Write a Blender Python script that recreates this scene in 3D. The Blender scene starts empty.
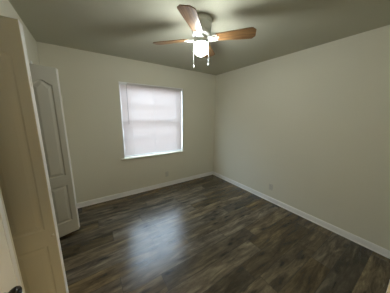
import bpy, bmesh, math, random
from mathutils import Vector, Matrix

random.seed(7)
C = bpy.context.scene.collection
PI = math.pi

# ------------------------------------------------------------------ camera
yaw, pitch, roll = 0.5909, 0.1942, 0.0109
CAM_H = 1.53
fw = Vector((math.sin(yaw) * math.cos(pitch), math.cos(yaw) * math.cos(pitch), -math.sin(pitch)))
rt = Vector((math.cos(yaw), -math.sin(yaw), 0))
up = rt.cross(fw)
r2 = rt * math.cos(roll) + up * math.sin(roll)
u2 = -rt * math.sin(roll) + up * math.cos(roll)
cd = bpy.data.cameras.new('camera')
cam = bpy.data.objects.new('camera', cd)
C.objects.link(cam)
cam.matrix_world = Matrix(((r2.x, u2.x, -fw.x, 0), (r2.y, u2.y, -fw.y, 0), (r2.z, u2.z, -fw.z, CAM_H), (0, 0, 0, 1)))
cd.sensor_width = 36
cd.lens = 161.45 / 390 * 36
cd.clip_start = 0.02
bpy.context.scene.camera = cam

# ------------------------------------------------------------------ light, exposure
SKY = 15.0
LAMP = 98.0
HALL_W = 28.0
world = bpy.data.worlds.new('world')
bpy.context.scene.world = world
world.use_nodes = True
bg = world.node_tree.nodes['Background']
bg.inputs[0].default_value = (0.66, 0.82, 1.0, 1)
bg.inputs[1].default_value = SKY

# daylight pouring in through the window opening (portal = guides the sky's own light)
pl = bpy.data.lights.new('window_portal', 'AREA')
pl.shape = 'RECTANGLE'; pl.size = 1.22; pl.size_y = 1.32
pl.cycles.is_portal = True
po = bpy.data.objects.new('window_portal', pl)
C.objects.link(po)
po.location = (1.127, 3.235, 1.40)
po.rotation_euler = (-PI / 2, 0, 0)     # faces -Y, into the room

# added unseen lamp behind the camera, a warm fill through the doorway
hl = bpy.data.lights.new('hallway_fill_light', 'AREA')
hl.shape = 'DISK'; hl.size = 0.3; hl.energy = HALL_W; hl.color = (1.0, 0.75, 0.37)
ho = bpy.data.objects.new('hallway_fill_light', hl)
C.objects.link(ho)
ho.location = (0.6, -0.5, 2.38)

vs = bpy.context.scene.view_settings
vs.view_transform = 'Standard'
vs.look = 'None'
vs.exposure = 0.27
vs.gamma = 1.0
vs.use_curve_mapping = False

# ------------------------------------------------------------------ material helpers
def new_mat(name):
    m = bpy.data.materials.new(name)
    m.use_nodes = True
    nt = m.node_tree
    return m, nt, nt.nodes['Principled BSDF'], nt.nodes['Material Output']

def pbr(name, col, rough=0.5, metal=0.0, spec=0.5, bump=0.0, bscale=60, vary=0.0, vscale=3.0):
    m, nt, b, o = new_mat(name)
    b.inputs['Base Color'].default_value = (*col, 1)
    b.inputs['Roughness'].default_value = rough
    b.inputs['Metallic'].default_value = metal
    b.inputs['Specular IOR Level'].default_value = spec
    tc = nt.nodes.new('ShaderNodeTexCoord')
    if vary > 0:
        n = nt.nodes.new('ShaderNodeTexNoise'); n.inputs['Scale'].default_value = vscale; n.inputs['Detail'].default_value = 4
        nt.links.new(tc.outputs['Object'], n.inputs['Vector'])
        r = nt.nodes.new('ShaderNodeValToRGB')
        r.color_ramp.elements[0].position = 0.3; r.color_ramp.elements[1].position = 0.7
        r.color_ramp.elements[0].color = (*[c * (1 - vary) for c in col], 1)
        r.color_ramp.elements[1].color = (*[min(1, c * (1 + vary)) for c in col], 1)
        nt.links.new(n.outputs['Fac'], r.inputs['Fac'])
        nt.links.new(r.outputs['Color'], b.inputs['Base Color'])
    if bump > 0:
        n = nt.nodes.new('ShaderNodeTexNoise'); n.inputs['Scale'].default_value = bscale; n.inputs['Detail'].default_value = 3
        nt.links.new(tc.outputs['Object'], n.inputs['Vector'])
        bp = nt.nodes.new('ShaderNodeBump'); bp.inputs['Strength'].default_value = bump; bp.inputs['Distance'].default_value = 0.004
        nt.links.new(n.outputs['Fac'], bp.inputs['Height'])
        nt.links.new(bp.outputs['Normal'], b.inputs['Normal'])
    return m

WALL = (0.765, 0.738, 0.615)
M_wall = pbr('wall_paint', WALL, 0.75, spec=0.25, bump=0.25, bscale=90, vary=0.012, vscale=1.5)
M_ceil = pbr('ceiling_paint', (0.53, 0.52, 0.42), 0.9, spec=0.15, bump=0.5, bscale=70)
M_trim = pbr('trim_paint', (0.93, 0.92, 0.89), 0.4, spec=0.5)
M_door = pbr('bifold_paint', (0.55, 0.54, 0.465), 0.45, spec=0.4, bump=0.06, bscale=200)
M_entry = pbr('entry_door_paint', (0.74, 0.72, 0.66), 0.45, spec=0.4)
M_hall = pbr('hallway_paint', (0.62, 0.52, 0.38), 0.8, spec=0.2)
M_bronze = pbr('dark_bronze', (0.02, 0.018, 0.015), 0.22, metal=0.6, spec=0.7)
M_brass = pbr('satin_nickel', (0.6, 0.57, 0.5), 0.35, metal=1.0)
M_white = pbr('white_enamel', (0.74, 0.77, 0.74), 0.3, spec=0.5)
M_plastic = pbr('outlet_plastic', (0.64, 0.62, 0.53), 0.4)
M_slot = pbr('outlet_slots', (0.03, 0.03, 0.03), 0.6)
M_vinyl = pbr('window_vinyl', (0.80, 0.80, 0.80), 0.35)
M_wand = pbr('blind_wand_plastic', (0.42, 0.38, 0.36), 0.25)
M_ground = pbr('outdoor_ground', (0.42, 0.33, 0.30), 0.9, vary=0.2, vscale=1.0)
M_soffit = pbr('added_soffit_tan', (0.65, 0.48, 0.33), 0.8)

def glass_mat():
    m, nt, b, o = new_mat('window_glass')
    nt.nodes.remove(b)
    t = nt.nodes.new('ShaderNodeBsdfTransparent'); t.inputs[0].default_value = (0.95, 0.97, 0.97, 1)
    g = nt.nodes.new('ShaderNodeBsdfGlossy'); g.inputs['Roughness'].default_value = 0.02
    mx = nt.nodes.new('ShaderNodeMixShader'); mx.inputs[0].default_value = 0.06
    nt.links.new(t.outputs[0], mx.inputs[1]); nt.links.new(g.outputs[0], mx.inputs[2])
    nt.links.new(mx.outputs[0], o.inputs[0])
    return m
M_glass = glass_mat()

def slat_mat(name, dcol, tcol, f):
    m, nt, b, o = new_mat(name)
    nt.nodes.remove(b)
    d = nt.nodes.new('ShaderNodeBsdfDiffuse'); d.inputs[0].default_value = (*dcol, 1)
    t = nt.nodes.new('ShaderNodeBsdfTranslucent'); t.inputs[0].default_value = (*tcol, 1)
    mx = nt.nodes.new('ShaderNodeMixShader'); mx.inputs[0].default_value = f
    nt.links.new(d.outputs[0], mx.inputs[1]); nt.links.new(t.outputs[0], mx.inputs[2])
    nt.links.new(mx.outputs[0], o.inputs[0])
    return m
M_slat = slat_mat('blind_slat_vinyl', (0.66, 0.62, 0.60), (0.92, 0.69, 0.60), 0.054)

def lamp_mat():
    m, nt, b, o = new_mat('lit_frosted_globe')
    b.inputs['Base Color'].default_value = (0.9, 0.9, 0.9, 1)
    b.inputs['Roughness'].default_value = 0.3
    b.inputs['Emission Color'].default_value = (0.95, 1.0, 0.97, 1)
    b.inputs['Emission Strength'].default_value = LAMP
    return m
M_lamp = lamp_mat()

def floor_mat():
    m, nt, b, o = new_mat('vinyl_plank_floor')
    N = nt.nodes; L = nt.links
    def math_(op, a, bb=None, c=None):
        n = N.new('ShaderNodeMath'); n.operation = op
        for i, v in enumerate((a, bb, c)):
            if v is None: continue
            if isinstance(v, (int, float)): n.inputs[i].default_value = v
            else: L.new(v, n.inputs[i])
        return n.outputs[0]
    tc = N.new('ShaderNodeTexCoord')
    sp = N.new('ShaderNodeSeparateXYZ'); L.new(tc.outputs['Object'], sp.inputs[0])
    PW, PL = 0.18, 1.22
    ry = math_('DIVIDE', sp.outputs[1], PW)
    row = math_('FLOOR', ry)
    wn = N.new('ShaderNodeTexWhiteNoise'); wn.noise_dimensions = '1D'; L.new(row, wn.inputs['W'])
    xo = math_('ADD', math_('DIVIDE', sp.outputs[0], PL), math_('MULTIPLY', wn.outputs['Value'], 5.0))
    col = math_('FLOOR', xo)
    fy = math_('FRACT', ry); fx = math_('FRACT', xo)
    idv = N.new('ShaderNodeCombineXYZ'); L.new(row, idv.inputs[0]); L.new(col, idv.inputs[1])
    w2 = N.new('ShaderNodeTexWhiteNoise'); w2.noise_dimensions = '3D'; L.new(idv.outputs[0], w2.inputs['Vector'])
    # stretched grain, shifted per plank
    gv = N.new('ShaderNodeCombineXYZ')
    L.new(math_('ADD', math_('MULTIPLY', sp.outputs[0], 1.6), math_('MULTIPLY', w2.outputs['Value'], 37.0)), gv.inputs[0])
    L.new(math_('MULTIPLY', sp.outputs[1], 9.0), gv.inputs[1])
    L.new(math_('MULTIPLY', w2.outputs['Value'], 11.0), gv.inputs[2])
    n1 = N.new('ShaderNodeTexNoise'); n1.inputs['Scale'].default_value = 1.5; n1.inputs['Detail'].default_value = 7; n1.inputs['Roughness'].default_value = 0.70; n1.inputs['Distortion'].default_value = 0.5
    L.new(gv.outputs[0], n1.inputs['Vector'])
    n2 = N.new('ShaderNodeTexNoise'); n2.inputs['Scale'].default_value = 6.5; n2.inputs['Detail'].default_value = 5; n2.inputs['Distortion'].default_value = 0.4
    L.new(gv.outputs[0], n2.inputs['Vector'])
    # base tone per grain
    r1 = N.new('ShaderNodeValToRGB'); cr = r1.color_ramp
    cr.elements[0].position = 0.34; cr.elements[0].color = (0.026, 0.018, 0.009, 1)
    cr.elements[1].position = 0.68; cr.elements[1].color = (0.25, 0.195, 0.11, 1)
    e = cr.elements.new(0.46); e.color = (0.085, 0.063, 0.036, 1)
    e = cr.elements.new(0.56); e.color = (0.135, 0.104, 0.062, 1)
    L.new(n1.outputs['Fac'], r1.inputs['Fac'])
    # per plank brightness and hue
    br = math_('ADD', 0.62, math_('MULTIPLY', w2.outputs['Value'], 0.72))
    fine = math_('ADD', 0.62, math_('MULTIPLY', n2.outputs['Fac'], 0.78))
    mul = math_('MULTIPLY', br, fine)
    # gaps
    gy = math_('MINIMUM', fy, math_('SUBTRACT', 1.0, fy))
    gx = math_('MINIMUM', fx, math_('SUBTRACT', 1.0, fx))
    g1 = math_('GREATER_THAN', gy, 0.011)
    g2 = math_('GREATER_THAN', gx, 0.0016)
    gap = math_('ADD', 0.35, math_('MULTIPLY', 0.65, math_('MULTIPLY', g1, g2)))
    mul = math_('MULTIPLY', mul, gap)
    # scattered dark knots
    kv = N.new('ShaderNodeCombineXYZ')
    L.new(math_('ADD', math_('MULTIPLY', sp.outputs[0], 3.0), math_('MULTIPLY', n2.outputs['Fac'], 0.35)), kv.inputs[0])
    L.new(math_('MULTIPLY', sp.outputs[1], 9.0), kv.inputs[1]); L.new(row, kv.inputs[2])
    vo = N.new('ShaderNodeTexVoronoi'); vo.inputs['Scale'].default_value = 1.0; L.new(kv.outputs[0], vo.inputs['Vector'])
    sk = N.new('ShaderNodeMapRange'); sk.inputs['From Min'].default_value = 0.08; sk.inputs['From Max'].default_value = 0.24
    sk.inputs['To Min'].default_value = 0.30; sk.inputs['To Max'].default_value = 1.0
    L.new(vo.outputs['Distance'], sk.inputs['Value'])
    mul = math_('MULTIPLY', mul, sk.outputs['Result'])
    vm = N.new('ShaderNodeVectorMath'); vm.operation = 'SCALE'
    L.new(r1.outputs['Color'], vm.inputs[0]); L.new(mul, vm.inputs['Scale'])
    # greyer planks among browner ones
    hs = N.new('ShaderNodeHueSaturation')
    L.new(vm.outputs[0], hs.inputs['Color'])
    sep = N.new('ShaderNodeSeparateColor'); L.new(w2.outputs['Color'], sep.inputs[0])
    L.new(math_('ADD', 0.7, math_('MULTIPLY', sep.outputs[1], 0.5)), hs.inputs['Saturation'])
    L.new(hs.outputs[0], b.inputs['Base Color'])
    L.new(math_('ADD', 0.17, math_('MULTIPLY', n2.outputs['Fac'], 0.14)), b.inputs['Roughness'])
    b.inputs['Specular IOR Level'].default_value = 0.75
    bp = N.new('ShaderNodeBump'); bp.inputs['Strength'].default_value = 0.25; bp.inputs['Distance'].default_value = 0.002
    L.new(math_('MULTIPLY', gap, n2.outputs['Fac']), bp.inputs['Height'])
    L.new(bp.outputs['Normal'], b.inputs['Normal'])
    return m
M_floor = floor_mat()

def blade_mat():
    m, nt, b, o = new_mat('oak_blade_veneer')
    N = nt.nodes; L = nt.links
    tc = N.new('ShaderNodeTexCoord'); mp = N.new('ShaderNodeMapping'); mp.inputs['Scale'].default_value = (3, 40, 3)
    L.new(tc.outputs['Object'], mp.inputs[0])
    n = N.new('ShaderNodeTexNoise'); n.inputs['Scale'].default_value = 2.0; n.inputs['Detail'].default_value = 6; n.inputs['Distortion'].default_value = 0.5
    L.new(mp.outputs[0], n.inputs['Vector'])
    r = N.new('ShaderNodeValToRGB')
    r.color_ramp.elements[0].position = 0.3; r.color_ramp.elements[0].color = (0.13, 0.062, 0.022, 1)
    r.color_ramp.elements[1].position = 0.7; r.color_ramp.elements[1].color = (0.30, 0.165, 0.065, 1)
    L.new(n.outputs['Fac'], r.inputs['Fac']); L.new(r.outputs['Color'], b.inputs['Base Color'])
    b.inputs['Roughness'].default_value = 0.4
    return m
M_blade = blade_mat()

# ------------------------------------------------------------------ mesh helpers
def add_box(bm, x0, x1, y0, y1, z0, z1, mat=None, bevel=0.0):
    vs_ = [bm.verts.new((x, y, z)) for x in (x0, x1) for y in (y0, y1) for z in (z0, z1)]
    fs = []
    for q in ((0, 1, 3, 2), (4, 6, 7, 5), (0, 4, 5, 1), (2, 3, 7, 6), (0, 2, 6, 4), (1, 5, 7, 3)):
        fs.append(bm.faces.new([vs_[i] for i in q]))
    if bevel > 0:
        es = list({e for f in fs for e in f.edges})
        r = bmesh.ops.bevel(bm, geom=es, offset=bevel, segments=2, affect='EDGES', profile=0.6)
        vs_ = list({v for f in r['faces'] for v in f.verts} | {v for v in vs_ if v.is_valid})
    if mat is not None:
        bmesh.ops.transform(bm, matrix=mat, verts=[v for v in vs_ if v.is_valid])
    return vs_

def box_bm(*a, **k):
    bm = bmesh.new(); add_box(bm, *a, **k); return bm

def lathe(bm, prof, seg=40, mat=None, cap=True):
    rings = []; allv = []
    for (r, z) in prof:
        if r < 1e-6:
            v = bm.verts.new((0, 0, z)); rings.append([v]); allv.append(v)
        else:
            ring = [bm.verts.new((r * math.cos(2 * PI * i / seg), r * math.sin(2 * PI * i / seg), z)) for i in range(seg)]
            rings.append(ring); allv += ring
    for a, b_ in zip(rings, rings[1:]):
        for i in range(seg):
            j = (i + 1) % seg
            if len(a) == 1 and len(b_) == 1: continue
            if len(a) == 1: bm.faces.new((a[0], b_[j], b_[i]))
            elif len(b_) == 1: bm.faces.new((a[i], a[j], b_[0]))
            else: bm.faces.new((a[i], a[j], b_[j], b_[i]))
    if cap:
        for rg in (rings[0], rings[-1]):
            if len(rg) > 1: bm.faces.new(rg)
    if mat is not None: bmesh.ops.transform(bm, matrix=mat, verts=allv)
    return allv

def tube(bm, pts, rad, seg=8):
    pts = [Vector(p) for p in pts]; rings = []
    for i, p in enumerate(pts):
        d = (pts[min(i + 1, len(pts) - 1)] - pts[max(i - 1, 0)]).normalized()
        a = Vector((0, 0, 1)) if abs(d.z) < 0.9 else Vector((1, 0, 0))
        u = d.cross(a).normalized(); v = d.cross(u)
        r = rad[i] if isinstance(rad, (list, tuple)) else rad
        rings.append([bm.verts.new(p + u * r * math.cos(2 * PI * k / seg) + v * r * math.sin(2 * PI * k / seg)) for k in range(seg)])
    for a, b_ in zip(rings, rings[1:]):
        for k in range(seg):
            j = (k + 1) % seg
            bm.faces.new((a[k], a[j], b_[j], b_[k]))
    bm.faces.new(rings[0]); bm.faces.new(rings[-1])

def obj(name, bm, m, parent=None, loc=None, rotz=None, smooth=False):
    bmesh.ops.recalc_face_normals(bm, faces=bm.faces[:])
    me = bpy.data.meshes.new(name); bm.to_mesh(me); bm.free()
    me.materials.append(m)
    if smooth:
        for p in me.polygons: p.use_smooth = True
    o = bpy.data.objects.new(name, me); C.objects.link(o)
    if parent: o.parent = parent
    if loc: o.location = loc
    if rotz is not None: o.rotation_euler = (0, 0, rotz)
    if smooth:
        md = o.modifiers.new('edge_split', 'EDGE_SPLIT'); md.split_angle = math.radians(40)
    return o

def tag(o, label=None, cat=None, group=None, kind=None):
    if label: o['label'] = label
    if cat: o['category'] = cat
    if group: o['group'] = group
    if kind: o['kind'] = kind
    return o

def empty(name, loc=(0, 0, 0), rotz=0):
    o = bpy.data.objects.new(name, None); C.objects.link(o)
    o.location = loc; o.rotation_euler = (0, 0, rotz); o.empty_display_size = 0.05
    return o

def struct(name, bm, m, label, cat):
    return tag(obj(name, bm, m), label, cat, kind='structure')

# ------------------------------------------------------------------ room shell
D, R, LX, H = 3.0733, 2.636, -0.4335, 2.44
T = 0.15
NY = -0.014                        # room face of the near wall
WX0, WX1, WZ0, WZ1 = 0.514, 1.739, 0.738, 2.061
CY0, CY1, CZ = 1.300, 2.500, 2.075 # closet opening in the left wall
CB = -1.15                         # closet back
DX0, DX1, DZ = -0.385, 0.489, 2.05 # doorway in the near wall
HY = -1.25                         # hallway far wall

struct('floor', box_bm(CB - T, R + T, HY - T, D + T, -0.1, 0), M_floor, 'dark brown wood-look plank floor across the whole room', 'floor')
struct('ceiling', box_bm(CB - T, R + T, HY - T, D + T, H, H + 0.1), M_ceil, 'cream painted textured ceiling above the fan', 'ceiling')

bm = bmesh.new()
add_box(bm, CB - T, WX0, D, D + T, 0, H); add_box(bm, WX1, R + T, D, D + T, 0, H)
add_box(bm, WX0, WX1, D, D + T, 0, WZ0); add_box(bm, WX0, WX1, D, D + T, WZ1, H)
struct('wall_back', bm, M_wall, 'cream wall with the window and blind in it', 'wall')
struct('wall_right', box_bm(R, R + T, HY - T, D, 0, H), M_wall, 'long plain cream wall at the right of the room', 'wall')
bm = bmesh.new()
add_box(bm, LX - T, LX, NY, CY0, 0, H); add_box(bm, LX - T, LX, CY1, D, 0, H); add_box(bm, LX - T, LX, CY0, CY1, CZ, H)
struct('wall_left', bm, M_wall, 'narrow cream wall at the left around the closet opening', 'wall')
bm = bmesh.new()
add_box(bm, LX - T, DX0 - 0.02, NY - T, NY, 0, H); add_box(bm, DX1 + 0.02, R, NY - T, NY, 0, H); add_box(bm, DX0 - 0.02, DX1 + 0.02, NY - T, NY, DZ + 0.02, H)
struct('wall_front', bm, M_wall, 'cream wall with the doorway the view is taken from', 'wall')
bm = bmesh.new()
add_box(bm, CB - T, CB, CY0 - 0.4, D, 0, H); add_box(bm, CB, LX - T, CY0 - 0.5, CY0 - 0.4, 0, H)
struct('wall_closet', bm, M_wall, 'cream inner wall of the closet behind the folded doors', 'wall')
bm = bmesh.new()
add_box(bm, CB, R, HY - T, HY, 0, H); add_box(bm, CB - T, CB, HY - T, CY0 - 0.5, 0, H); add_box(bm, CB, LX - T, NY - T, NY, 0, H)
struct('wall_hall', bm, M_hall, 'tan hallway wall outside the doorway', 'wall')

# baseboards: board with a stepped top and a shoe moulding
def base_profile():
    return [(0, 0.006), (0.023, 0.006), (0.024, 0.008), (0.021, 0.014), (0.013, 0.018), (0.012, 0.066), (0.010, 0.070), (0.0105, 0.078), (0.006, 0.086), (0, 0.088)]
def baseboard(name, p0, p1, nrm, label):
    bm = bmesh.new(); p0 = Vector(p0); p1 = Vector(p1); nrm = Vector(nrm)
    a = [bm.verts.new(p0 + nrm * d + Vector((0, 0, z))) for d, z in base_profile()]
    b_ = [bm.verts.new(p1 + nrm * d + Vector((0, 0, z))) for d, z in base_profile()]
    n = len(a)
    for i in range(n):
        j = (i + 1) % n
        bm.faces.new((a[i], a[j], b_[j], b_[i]))
    bm.faces.new(a); bm.faces.new(b_)
    struct(name, bm, M_trim, label, 'baseboard')
baseboard('baseboard_back', (LX, D, 0), (R, D, 0), (0, -1, 0), 'white baseboard along the window wall')
baseboard('baseboard_right', (R, NY, 0), (R, D - 0.0245, 0), (-1, 0, 0), 'white baseboard along the plain wall at right')
baseboard('baseboard_left', (LX, CY1 + 0.062, 0), (LX, D - 0.0245, 0), (1, 0, 0), 'short white baseboard behind the far folded closet door')
baseboard('baseboard_front', (DX1 + 0.07, NY, 0), (R - 0.0245, NY, 0), (0, 1, 0), 'white baseboard on the wall beside the doorway')

# closet opening trim (flat casings on both sides)
struct('trim_1', box_bm(LX, LX + 0.014, 1.200, 1.240, 0, CZ, bevel=0.003), M_trim, 'white upright trim strip between entry door and near closet door', 'trim')
struct('trim_2', box_bm(LX, LX + 0.014, CY1 + 0.005, CY1 + 0.06, 0, CZ, bevel=0.003), M_trim, 'white upright trim strip behind the far closet door', 'trim')
# closet door track under the header
struct('trim_3', box_bm(LX - 0.075, LX - 0.04, CY0, CY1, CZ - 0.018, CZ), M_trim, 'white metal track under the closet header', 'trim')
# entry doorway jamb and casings
bm = bmesh.new()
add_box(bm, DX1, DX1 + 0.02, NY - T, NY, 0, DZ + 0.02); add_box(bm, DX0 - 0.02, DX0, NY - T, NY, 0, DZ + 0.02); add_box(bm, DX0, DX1, NY - T, NY, DZ, DZ + 0.02)
struct('trim_4', bm, M_trim, 'white door jamb lining the doorway', 'trim')
struct('trim_5', box_bm(DX1, DX1 + 0.062, NY, 0.0025, 0, DZ + 0.062, bevel=0.002), M_trim, 'white doorway casing at the right edge of view', 'trim')

# ------------------------------------------------------------------ outdoors beyond the window
struct('ground', box_bm(-6, 10, D + T, D + 12, -0.35, -0.25), M_ground, 'bare reddish ground outside the window', 'ground')
struct('added_soffit', box_bm(-1.0, 3.2, D + T, D + 0.62, 2.50, 2.56), M_soffit, 'added unseen tan soffit outside above the window', 'soffit')  # added soffit, out of view; warms the daylight on the blind's top

# ------------------------------------------------------------------ window
w = tag(empty('window_1', (0, 0, 0)), 'white vinyl window set in the far wall behind the blind', 'window', kind='structure')
Y0 = D + 0.092
bm = bmesh.new()
fwd = 0.045
for a in ((WX0, WX0 + fwd, WZ0, WZ1), (WX1 - fwd, WX1, WZ0, WZ1), (WX0 + fwd, WX1 - fwd, WZ0, WZ0 + fwd), (WX0 + fwd, WX1 - fwd, WZ1 - fwd, WZ1)):
    add_box(bm, a[0], a[1], Y0, Y0 + 0.055, a[2], a[3], bevel=0.002)
obj('window_frame', bm, M_vinyl, w)
zm = (WZ0 + WZ1) / 2
def sash(z0, z1, y):
    s = 0.032; bm = bmesh.new(); x0, x1 = WX0 + fwd, WX1 - fwd
    for a in ((x0, x0 + s, z0, z1), (x1 - s, x1, z0, z1), (x0 + s, x1 - s, z0, z0 + s), (x0 + s, x1 - s, z1 - s, z1)):
        add_box(bm, a[0], a[1], y, y + 0.022, a[2], a[3], bevel=0.002)
    zc = (z0 + z1) / 2
    add_box(bm, x0 + s, x1 - s, y + 0.003, y + 0.018, zc - 0.009, zc + 0.009)
    o = obj('sash', bm, M_vinyl, w)
    obj('pane', box_bm(x0 + s, x1 - s, y + 0.0085, y + 0.0125, z0 + s, z1 - s), M_glass, o)
sash(WZ0 + fwd, zm + 0.018, Y0 + 0.003)
sash(zm - 0.018, WZ1 - fwd, Y0 + 0.029)
obj('sash_lock', box_bm(1.09, 1.15, Y0 - 0.006, Y0 + 0.003, zm + 0.018, zm + 0.034, bevel=0.002), M_vinyl, w)
# thin corner beads that edge the opening
bm = bmesh.new()
add_box(bm, WX0, WX0 + 0.012, D - 0.004, D + 0.090, WZ0, WZ1); add_box(bm, WX1 - 0.012, WX1, D - 0.004, D + 0.090, WZ0, WZ1)
add_box(bm, WX0 + 0.012, WX1 - 0.012, D - 0.004, D + 0.090, WZ1 - 0.012, WZ1)
obj('window_jamb', bm, M_trim, w)
obj('window_sill', box_bm(WX0 - 0.05, WX1 + 0.05, D - 0.038, D - 0.0005, WZ0 - 0.022, WZ0 - 0.002, bevel=0.004), M_wall, w)

# ------------------------------------------------------------------ mini blind
bl = tag(empty('window_blind', (1.1265, D + 0.022, WZ1 - 0.012)), 'closed white horizontal mini blind glowing with daylight in the window', 'blind')
bx0, bx1 = -(WX1 - WX0) / 2 + 0.020, (WX1 - WX0) / 2 - 0.020
obj('headrail', box_bm(bx0, bx1, -0.013, 0.013, -0.030, -0.001, bevel=0.002), M_vinyl, bl)
obj('valance', box_bm(bx0 + 0.11, bx1, -0.0175, -0.0145, -0.034, -0.001, bevel=0.001), M_slat, bl)
zb = -(WZ1 - 0.012 - WZ0) + 0.014
bm = bmesh.new()
pt = 0.0188; n = int((-(zb) - 0.048) / pt)
tilt = math.radians(60)
for i in range(n):
    zc = -0.042 - i * pt
    rows = []
    for k in range(5):
        s = (k / 4 - 0.5) * 0.025
        crown = 0.0016 * (1 - (2 * (k / 4) - 1) ** 2)
        # inner edge low, outer edge high
        y = -s * math.cos(tilt) - crown * math.sin(tilt)
        z = -s * math.sin(tilt) * -1 * -1 + crown * math.cos(tilt) * -1
        y = s * math.cos(tilt) - crown * math.sin(tilt)
        z = s * math.sin(tilt) + crown * math.cos(tilt)
        rows.append((bm.verts.new((bx0 + 0.004, y, zc + z)), bm.verts.new((bx1 - 0.004, y, zc + z))))
    for a, b_ in zip(rows, rows[1:]):
        bm.faces.new((a[0], a[1], b_[1], b_[0]))
obj('slats', bm, M_slat, bl, smooth=True)
obj('bottom_rail', box_bm(bx0 + 0.003, bx1 - 0.003, -0.011, 0.011, zb, zb + 0.018, bevel=0.003), M_vinyl, bl)
for cx in (bx0 + 0.17, -0.01, bx1 - 0.14):
    bm = bmesh.new()
    for dy in (-0.0118, 0.0118):
        tube(bm, [(cx, dy, -0.028), (cx, dy, zb + 0.015)], 0.0013, 5)
    obj('ladder_cord', bm, M_vinyl, bl)
bm = bmesh.new()
tube(bm, [(bx0 + 0.10, -0.017, -0.022), (bx0 + 0.10, -0.026, -0.045), (bx0 + 0.103, -0.026, -0.70)], 0.004, 6)
obj('tilt_wand', bm, M_wand, bl)

# ------------------------------------------------------------------ outlets
def outlet(loc, rotz, label):
    t = tag(empty('wall_outlet', loc, rotz), label, 'outlet')
    # local: plate faces -Y, wall at y=0
    obj('cover_plate', box_bm(-0.035, 0.035, -0.006, -0.0003, -0.057, 0.057, bevel=0.002), M_plastic, t)
    for dz in (-0.02, 0.02):
        bm = bmesh.new()
        lathe(bm, [(0.0165, 0), (0.0165, 0.0022), (0.0155, 0.003), (0, 0.003)], 24, Matrix.Translation((0, -0.006, dz)) @ Matrix.Rotation(PI / 2, 4, 'X'))
        s = obj('socket', bm, M_plastic, t)
        bm = bmesh.new()
        add_box(bm, -0.007, -0.005, -0.0094, -0.009, dz - 0.002, dz + 0.007)
        add_box(bm, 0.005, 0.007, -0.0094, -0.009, dz - 0.001, dz + 0.006)
        add_box(bm, -0.002, 0.002, -0.0094, -0.009, dz - 0.009, dz - 0.006)
        obj('slots', bm, M_slot, s)
    bm = bmesh.new()
    lathe(bm, [(0.003, 0), (0.003, 0.001), (0, 0.0013)], 12, Matrix.Translation((0, -0.006, 0)) @ Matrix.Rotation(PI / 2, 4, 'X'))
    obj('screw', bm, M_brass, t)
outlet((1.342, D, 0.27), 0, 'cream wall outlet low on the wall under the window')
outlet((R, 1.477, 0.277), -PI / 2, 'cream wall outlet low on the plain wall at right')

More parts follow.
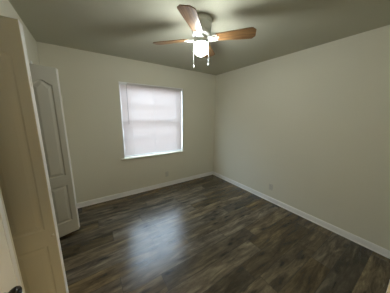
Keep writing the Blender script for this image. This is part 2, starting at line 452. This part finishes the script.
# ------------------------------------------------------------------ panelled bifold leaves
LW, LH, LT = 0.274, 1.990, 0.034
def outline_top(x0, x1, zs, zp, n=14):
    # cathedral head from (x1, zs) to (x0, zs), flat shoulders then a rounded peak
    pts = []
    for i in range(n + 1):
        t = i / n
        x = x1 + (x0 - x1) * t
        s = 1 - abs(2 * t - 1)                   # 0 at shoulders, 1 mid
        k = s * s * (3 - 2 * s)
        pts.append((x, zs + (zp - zs) * k))
    return pts
def panel_ring(x0, x1, z0, z1, arch):
    if arch: return [(x0, z0), (x1, z0)] + outline_top(x0, x1, z1 - 0.045, z1)
    return [(x0, z0), (x1, z0)] + [(x1 + (x0 - x1) * i / 14, z1) for i in range(15)]
def leaf(parent, name, loc, rotz, depth=0.011, band=0.001, rail=(0.645, 0.765)):
    """Leaf: local x 0..LW from track side to fold side, z 0..LH, thickness y -LT..0; moulded panels on both faces."""
    bm = bmesh.new()
    PX0, PX1 = 0.050, LW - 0.050
    panels = [(0.165, rail[0], False), (rail[1], 1.850, True)]
    for y, d in ((-LT, 1), (0.0, -1)):           # d = inward
        top_prev = None
        strips = []
        # frame face pieces: stiles + rails as n-gons around the rings
        def vert(x, z, off=0): return bm.verts.new((x, y + d * off, z))
        for (z0, z1, arch) in panels:
            o_ = panel_ring(PX0, PX1, z0, z1, arch)
            m1 = panel_ring(PX0 + 0.010, PX1 - 0.010, z0 + 0.010, z1 - 0.010, arch)
            m2 = panel_ring(PX0 + 0.018, PX1 - 0.018, z0 + 0.018, z1 - 0.018, arch)
            m3 = panel_ring(PX0 + 0.042, PX1 - 0.042, z0 + 0.042, z1 - 0.042, arch)
            offs = (0, depth, depth, 0.0015)
            rings = [[vert(x, z, of) for x, z in rg] for rg, of in zip((o_, m1, m2, m3), offs)]
            for a, b_ in zip(rings, rings[1:]):
                for i in range(len(a)):
                    j = (i + 1) % len(a)
                    bm.faces.new((a[i], a[j], b_[j], b_[i]))
            bm.faces.new(rings[-1])
            strips.append((rings[0], o_))
        # outer frame faces
        def quad(pts): bm.faces.new([bm.verts.new((x, y, z)) for x, z in pts])
        quad([(0, 0), (PX0, 0), (PX0, LH), (0, LH)])
        quad([(PX1, 0), (LW, 0), (LW, LH), (PX1, LH)])
        quad([(PX0, 0), (PX1, 0), (PX1, panels[0][0]), (PX0, panels[0][0])])
        quad([(PX0, panels[0][1]), (PX1, panels[0][1]), (PX1, panels[1][0]), (PX0, panels[1][0])])
        ring = strips[1][1][2:]                   # the arch from x1 to x0
        for a, b_ in zip(ring, ring[1:]):
            quad([a, b_, (b_[0], LH), (a[0], LH)])
    for q in (((0, -LT, 0), (0, 0, 0), (0, 0, LH), (0, -LT, LH)), ((LW, -LT, 0), (LW, 0, 0), (LW, 0, LH), (LW, -LT, LH)),
              ((0, -LT, 0), (LW, -LT, 0), (LW, 0, 0), (0, 0, 0)), ((0, -LT, LH), (LW, -LT, LH), (LW, 0, LH), (0, 0, LH))):
        bm.faces.new([bm.verts.new(p) for p in q])
    bmesh.ops.remove_doubles(bm, verts=bm.verts[:], dist=1e-5)
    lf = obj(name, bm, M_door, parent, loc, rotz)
    if band:
        tag(obj('edge_band', box_bm(LW - band, LW + 0.002, -LT - 0.001, 0.0, 0.0, LH), M_trim, lf), 'white painted door edge')
    return lf

ZB = 0.025
# near pair, folded almost flat and square to the wall; camera sees the front leaf's face
d2 = tag(empty('door_2', (-0.40, 1.41, 0.017)), 'near folded closet door, seen edge-on at the left of the view', 'closet door', kind='structure')
xo = -0.255 - LW + 0.40
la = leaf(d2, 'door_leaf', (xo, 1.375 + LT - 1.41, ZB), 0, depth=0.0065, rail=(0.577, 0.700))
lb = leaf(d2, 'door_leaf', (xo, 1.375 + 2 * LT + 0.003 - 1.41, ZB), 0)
for z in (0.35, 0.97, 1.70):
    bm = bmesh.new()
    tube(bm, [(xo + LW + 0.003, -0.0005 + 0.0, z - 0.03), (xo + LW + 0.003, -0.0005, z + 0.03)], 0.004, 10)
    add_box(bm, xo + LW, xo + LW + 0.002, -0.022, 0.022, z - 0.028, z + 0.028)
    obj('hinge', bm, M_trim, d2)
bm = bmesh.new()
lathe(bm, [(0.005, 0), (0.0045, 0.008), (0.008, 0.012), (0.009, 0.016), (0.006, 0.020), (0, 0.021)], 20, Matrix.Translation((xo + LW - 0.014, -0.035, 0.680)) @ Matrix.Rotation(PI / 2, 4, 'X'))
obj('knob', bm, M_door, la, smooth=True).location = (-la.location.x, -la.location.y, -la.location.z)

# far pair, folded in a narrow V
d3 = tag(empty('door_3', (-0.40, 2.41, 0)), 'far folded closet door with arched panel, beside the window wall', 'closet door', kind='structure')
ang = math.atan2(0.30, 1.0)
fx, fy = -0.217, 2.420
lc = leaf(d3, 'door_leaf', (fx - LW * math.cos(ang) + LT * -math.sin(ang) + 0.40, fy - LW * math.sin(ang) + LT * math.cos(ang) - 2.41, ZB), ang)
a2 = math.radians(2)
hx, hy = fx - LT * math.sin(ang) + 0.016, fy + LT * math.cos(ang)
ld = leaf(d3, 'door_leaf', (hx - LW * math.cos(a2) + 0.40, hy - LW * math.sin(a2) + LT + 0.004 - 2.41, ZB), a2, band=0.014)
for z in (0.35, 0.97, 1.70):
    bm = bmesh.new()
    tube(bm, [(hx + 0.40 + 0.004, hy - 2.41 + 0.002, z - 0.03), (hx + 0.404, hy - 2.408, z + 0.03)], 0.004, 10)
    obj('hinge', bm, M_trim, d3)
bm = bmesh.new()
# ------------------------------------------------------------------ entry door, swung open against the left wall
hxp, hyp = -0.382, 0.006
lx, ly = -0.305, 0.866
ang = math.atan2(ly - hyp, lx - hxp)
wd = math.hypot(ly - hyp, lx - hxp)
d1 = tag(empty('door_1', (hxp, hyp, 0), ang), 'open entry door with dark knob, at bottom left of the view', 'door', kind='structure')
# local: x along the door, face seen by camera at y=0 (-y side), thickness to +y
obj('door_slab', box_bm(0.0, wd, 0.0, 0.035, 0.012, 2.035, bevel=0.0015), M_entry, d1)
bm = bmesh.new()
kx, kz = 0.770, 0.868
RX = Matrix.Translation((kx, 0, kz)) @ Matrix.Rotation(PI / 2, 4, 'X')
lathe(bm, [(0.016, 0), (0.016, 0.002), (0.015, 0.004), (0.013, 0.007), (0.013, 0.012), (0.019, 0.018), (0.0235, 0.026), (0.0245, 0.033), (0.022, 0.040), (0.016, 0.045), (0.006, 0.047), (0, 0.047)], 32, RX)
obj('door_handle', bm, M_bronze, d1, smooth=True)
obj('latch', box_bm(wd - 0.001, wd + 0.0015, 0.006, 0.029, kz - 0.028, kz + 0.028), M_brass, d1)
for z in (0.25, 1.05, 1.85):
    bm = bmesh.new(); tube(bm, [(-0.004, -0.002, z - 0.045), (-0.004, -0.002, z + 0.045)], 0.006, 10)
    obj('hinge', bm, M_brass, d1)

# ------------------------------------------------------------------ ceiling fan
FX, FY = 1.031, 1.448
fan = tag(empty('ceiling_fan', (FX, FY, H)), 'white hugger ceiling fan with four oak blades and lit globe', 'ceiling fan')
bm = bmesh.new()
lathe(bm, [(0.000, -0.0005), (0.099, -0.0005), (0.103, -0.004), (0.103, -0.020), (0.097, -0.026), (0.091, -0.030), (0.091, -0.046), (0.097, -0.050), (0.099, -0.056),
           (0.099, -0.100), (0.093, -0.108), (0.087, -0.112), (0.090, -0.118), (0.091, -0.142), (0.081, -0.150), (0.000, -0.150)], 56)
obj('motor_housing', bm, M_white, fan, smooth=True)
bm = bmesh.new()
lathe(bm, [(0.0, -0.150), (0.060, -0.150), (0.060, -0.170), (0.052, -0.176), (0.046, -0.180), (0.046, -0.192), (0.054, -0.198), (0.066, -0.206), (0.068, -0.213), (0.064, -0.217), (0.0, -0.217)], 48)
sw = obj('light_fitter', bm, M_white, fan, smooth=True)
# lit globe
GZ = -0.262
bm = bmesh.new()
prof = [(0.044, GZ + 0.056)]
for i in range(1, 15):
    a = math.radians(52 - i * (52 + 90) / 14)
    prof.append((0.072 * math.cos(a) if i < 14 else 0.0, GZ + 0.066 * math.sin(a)))
lathe(bm, [(0, GZ + 0.056)] + prof, 28, cap=False)
tag(obj('globe', bm, M_lamp, fan, smooth=True), 'glowing white glass globe')

def blade_bm():
    # local x outwards; chamfered tip
    r0, r1 = 0.150, 0.512
    pts = [(r0, -0.048), (r1 - 0.10, -0.069), (r1 - 0.032, -0.072), (r1 - 0.028, -0.070), (r1, -0.040),
           (r1, 0.040), (r1 - 0.028, 0.070), (r1 - 0.032, 0.072), (r1 - 0.10, 0.069), (r0, 0.048), (r0 - 0.008, 0.035), (r0 - 0.008, -0.035)]
    bm = bmesh.new()
    a = [bm.verts.new((x, y, -0.003)) for x, y in pts]; b_ = [bm.verts.new((x, y, 0.003)) for x, y in pts]
    bm.faces.new(a); bm.faces.new(b_)
    for i in range(len(a)):
        j = (i + 1) % len(a); bm.faces.new((a[i], a[j], b_[j], b_[i]))
    return bm
def iron_bm():
    bm = bmesh.new()
    def loop(cx, cy, rx, ry, z, r=0.0032, n=16):
        tube(bm, [(cx + rx * math.cos(2 * PI * i / n), cy + ry * math.sin(2 * PI * i / n), z) for i in range(n + 1)], r, 6)
    # arm from the hub
    tube(bm, [(0.055, 0, 0.006), (0.085, 0, -0.006), (0.112, 0, -0.012), (0.135, 0, -0.009)], [0.011, 0.010, 0.009, 0.008], 8)
    # scrolls
    loop(0.095, 0.021, 0.020, 0.014, -0.010); loop(0.095, -0.021, 0.020, 0.014, -0.010)
    loop(0.132, 0.022, 0.019, 0.017, -0.008); loop(0.132, -0.022, 0.019, 0.017, -0.008)
    # three mounting tabs on the blade's underside
    add_box(bm, 0.142, 0.176, -0.007, 0.007, -0.0085, -0.0032, bevel=0.002)
    add_box(bm, 0.140, 0.160, 0.028, 0.038, -0.0085, -0.0032, bevel=0.002)
    add_box(bm, 0.140, 0.160, -0.038, -0.028, -0.0085, -0.0032, bevel=0.002)
    return bm
th0 = math.radians(131.3)
b_me = i_me = None
for k in range(4):
    a = th0 + k * PI / 2
    M = Matrix.Translation((0, 0, -0.170)) @ Matrix.Rotation(a, 4, 'Z') @ Matrix.Rotation(math.radians(-12), 4, 'X')
    if k == 0:
        b0 = obj('blade', blade_bm(), M_blade, fan); b_me = b0.data; b0.matrix_local = M
        i0 = obj('blade_iron', iron_bm(), M_white, fan, smooth=True); i0.matrix_local = M
    else:
        for src in (b0, i0):
            c = src.copy(); C.objects.link(c); c.parent = fan; c.matrix_local = M
# pull chains at right angles to the view
vx, vy = math.cos(yaw), -math.sin(yaw)
for s, z1, ln in ((-1, -0.415, "left"), (1, -0.388, "right")):
    px, py = vx * 0.074 * s, vy * 0.074 * s
    bm = bmesh.new()
    tube(bm, [(px * 0.56, py * 0.56, -0.188), (px * 0.85, py * 0.85, -0.192), (px, py, -0.205), (px, py, z1)], 0.0012, 6)
    ch = obj('pull_chain', bm, M_white, fan)
    bm = bmesh.new()
    lathe(bm, [(0, 0), (0.004, -0.003), (0.0065, -0.012), (0.0065, -0.020), (0.004, -0.026), (0, -0.027)], 14, Matrix.Translation((px, py, z1)))
    obj('chain_pull', bm, M_white, ch, smooth=True)
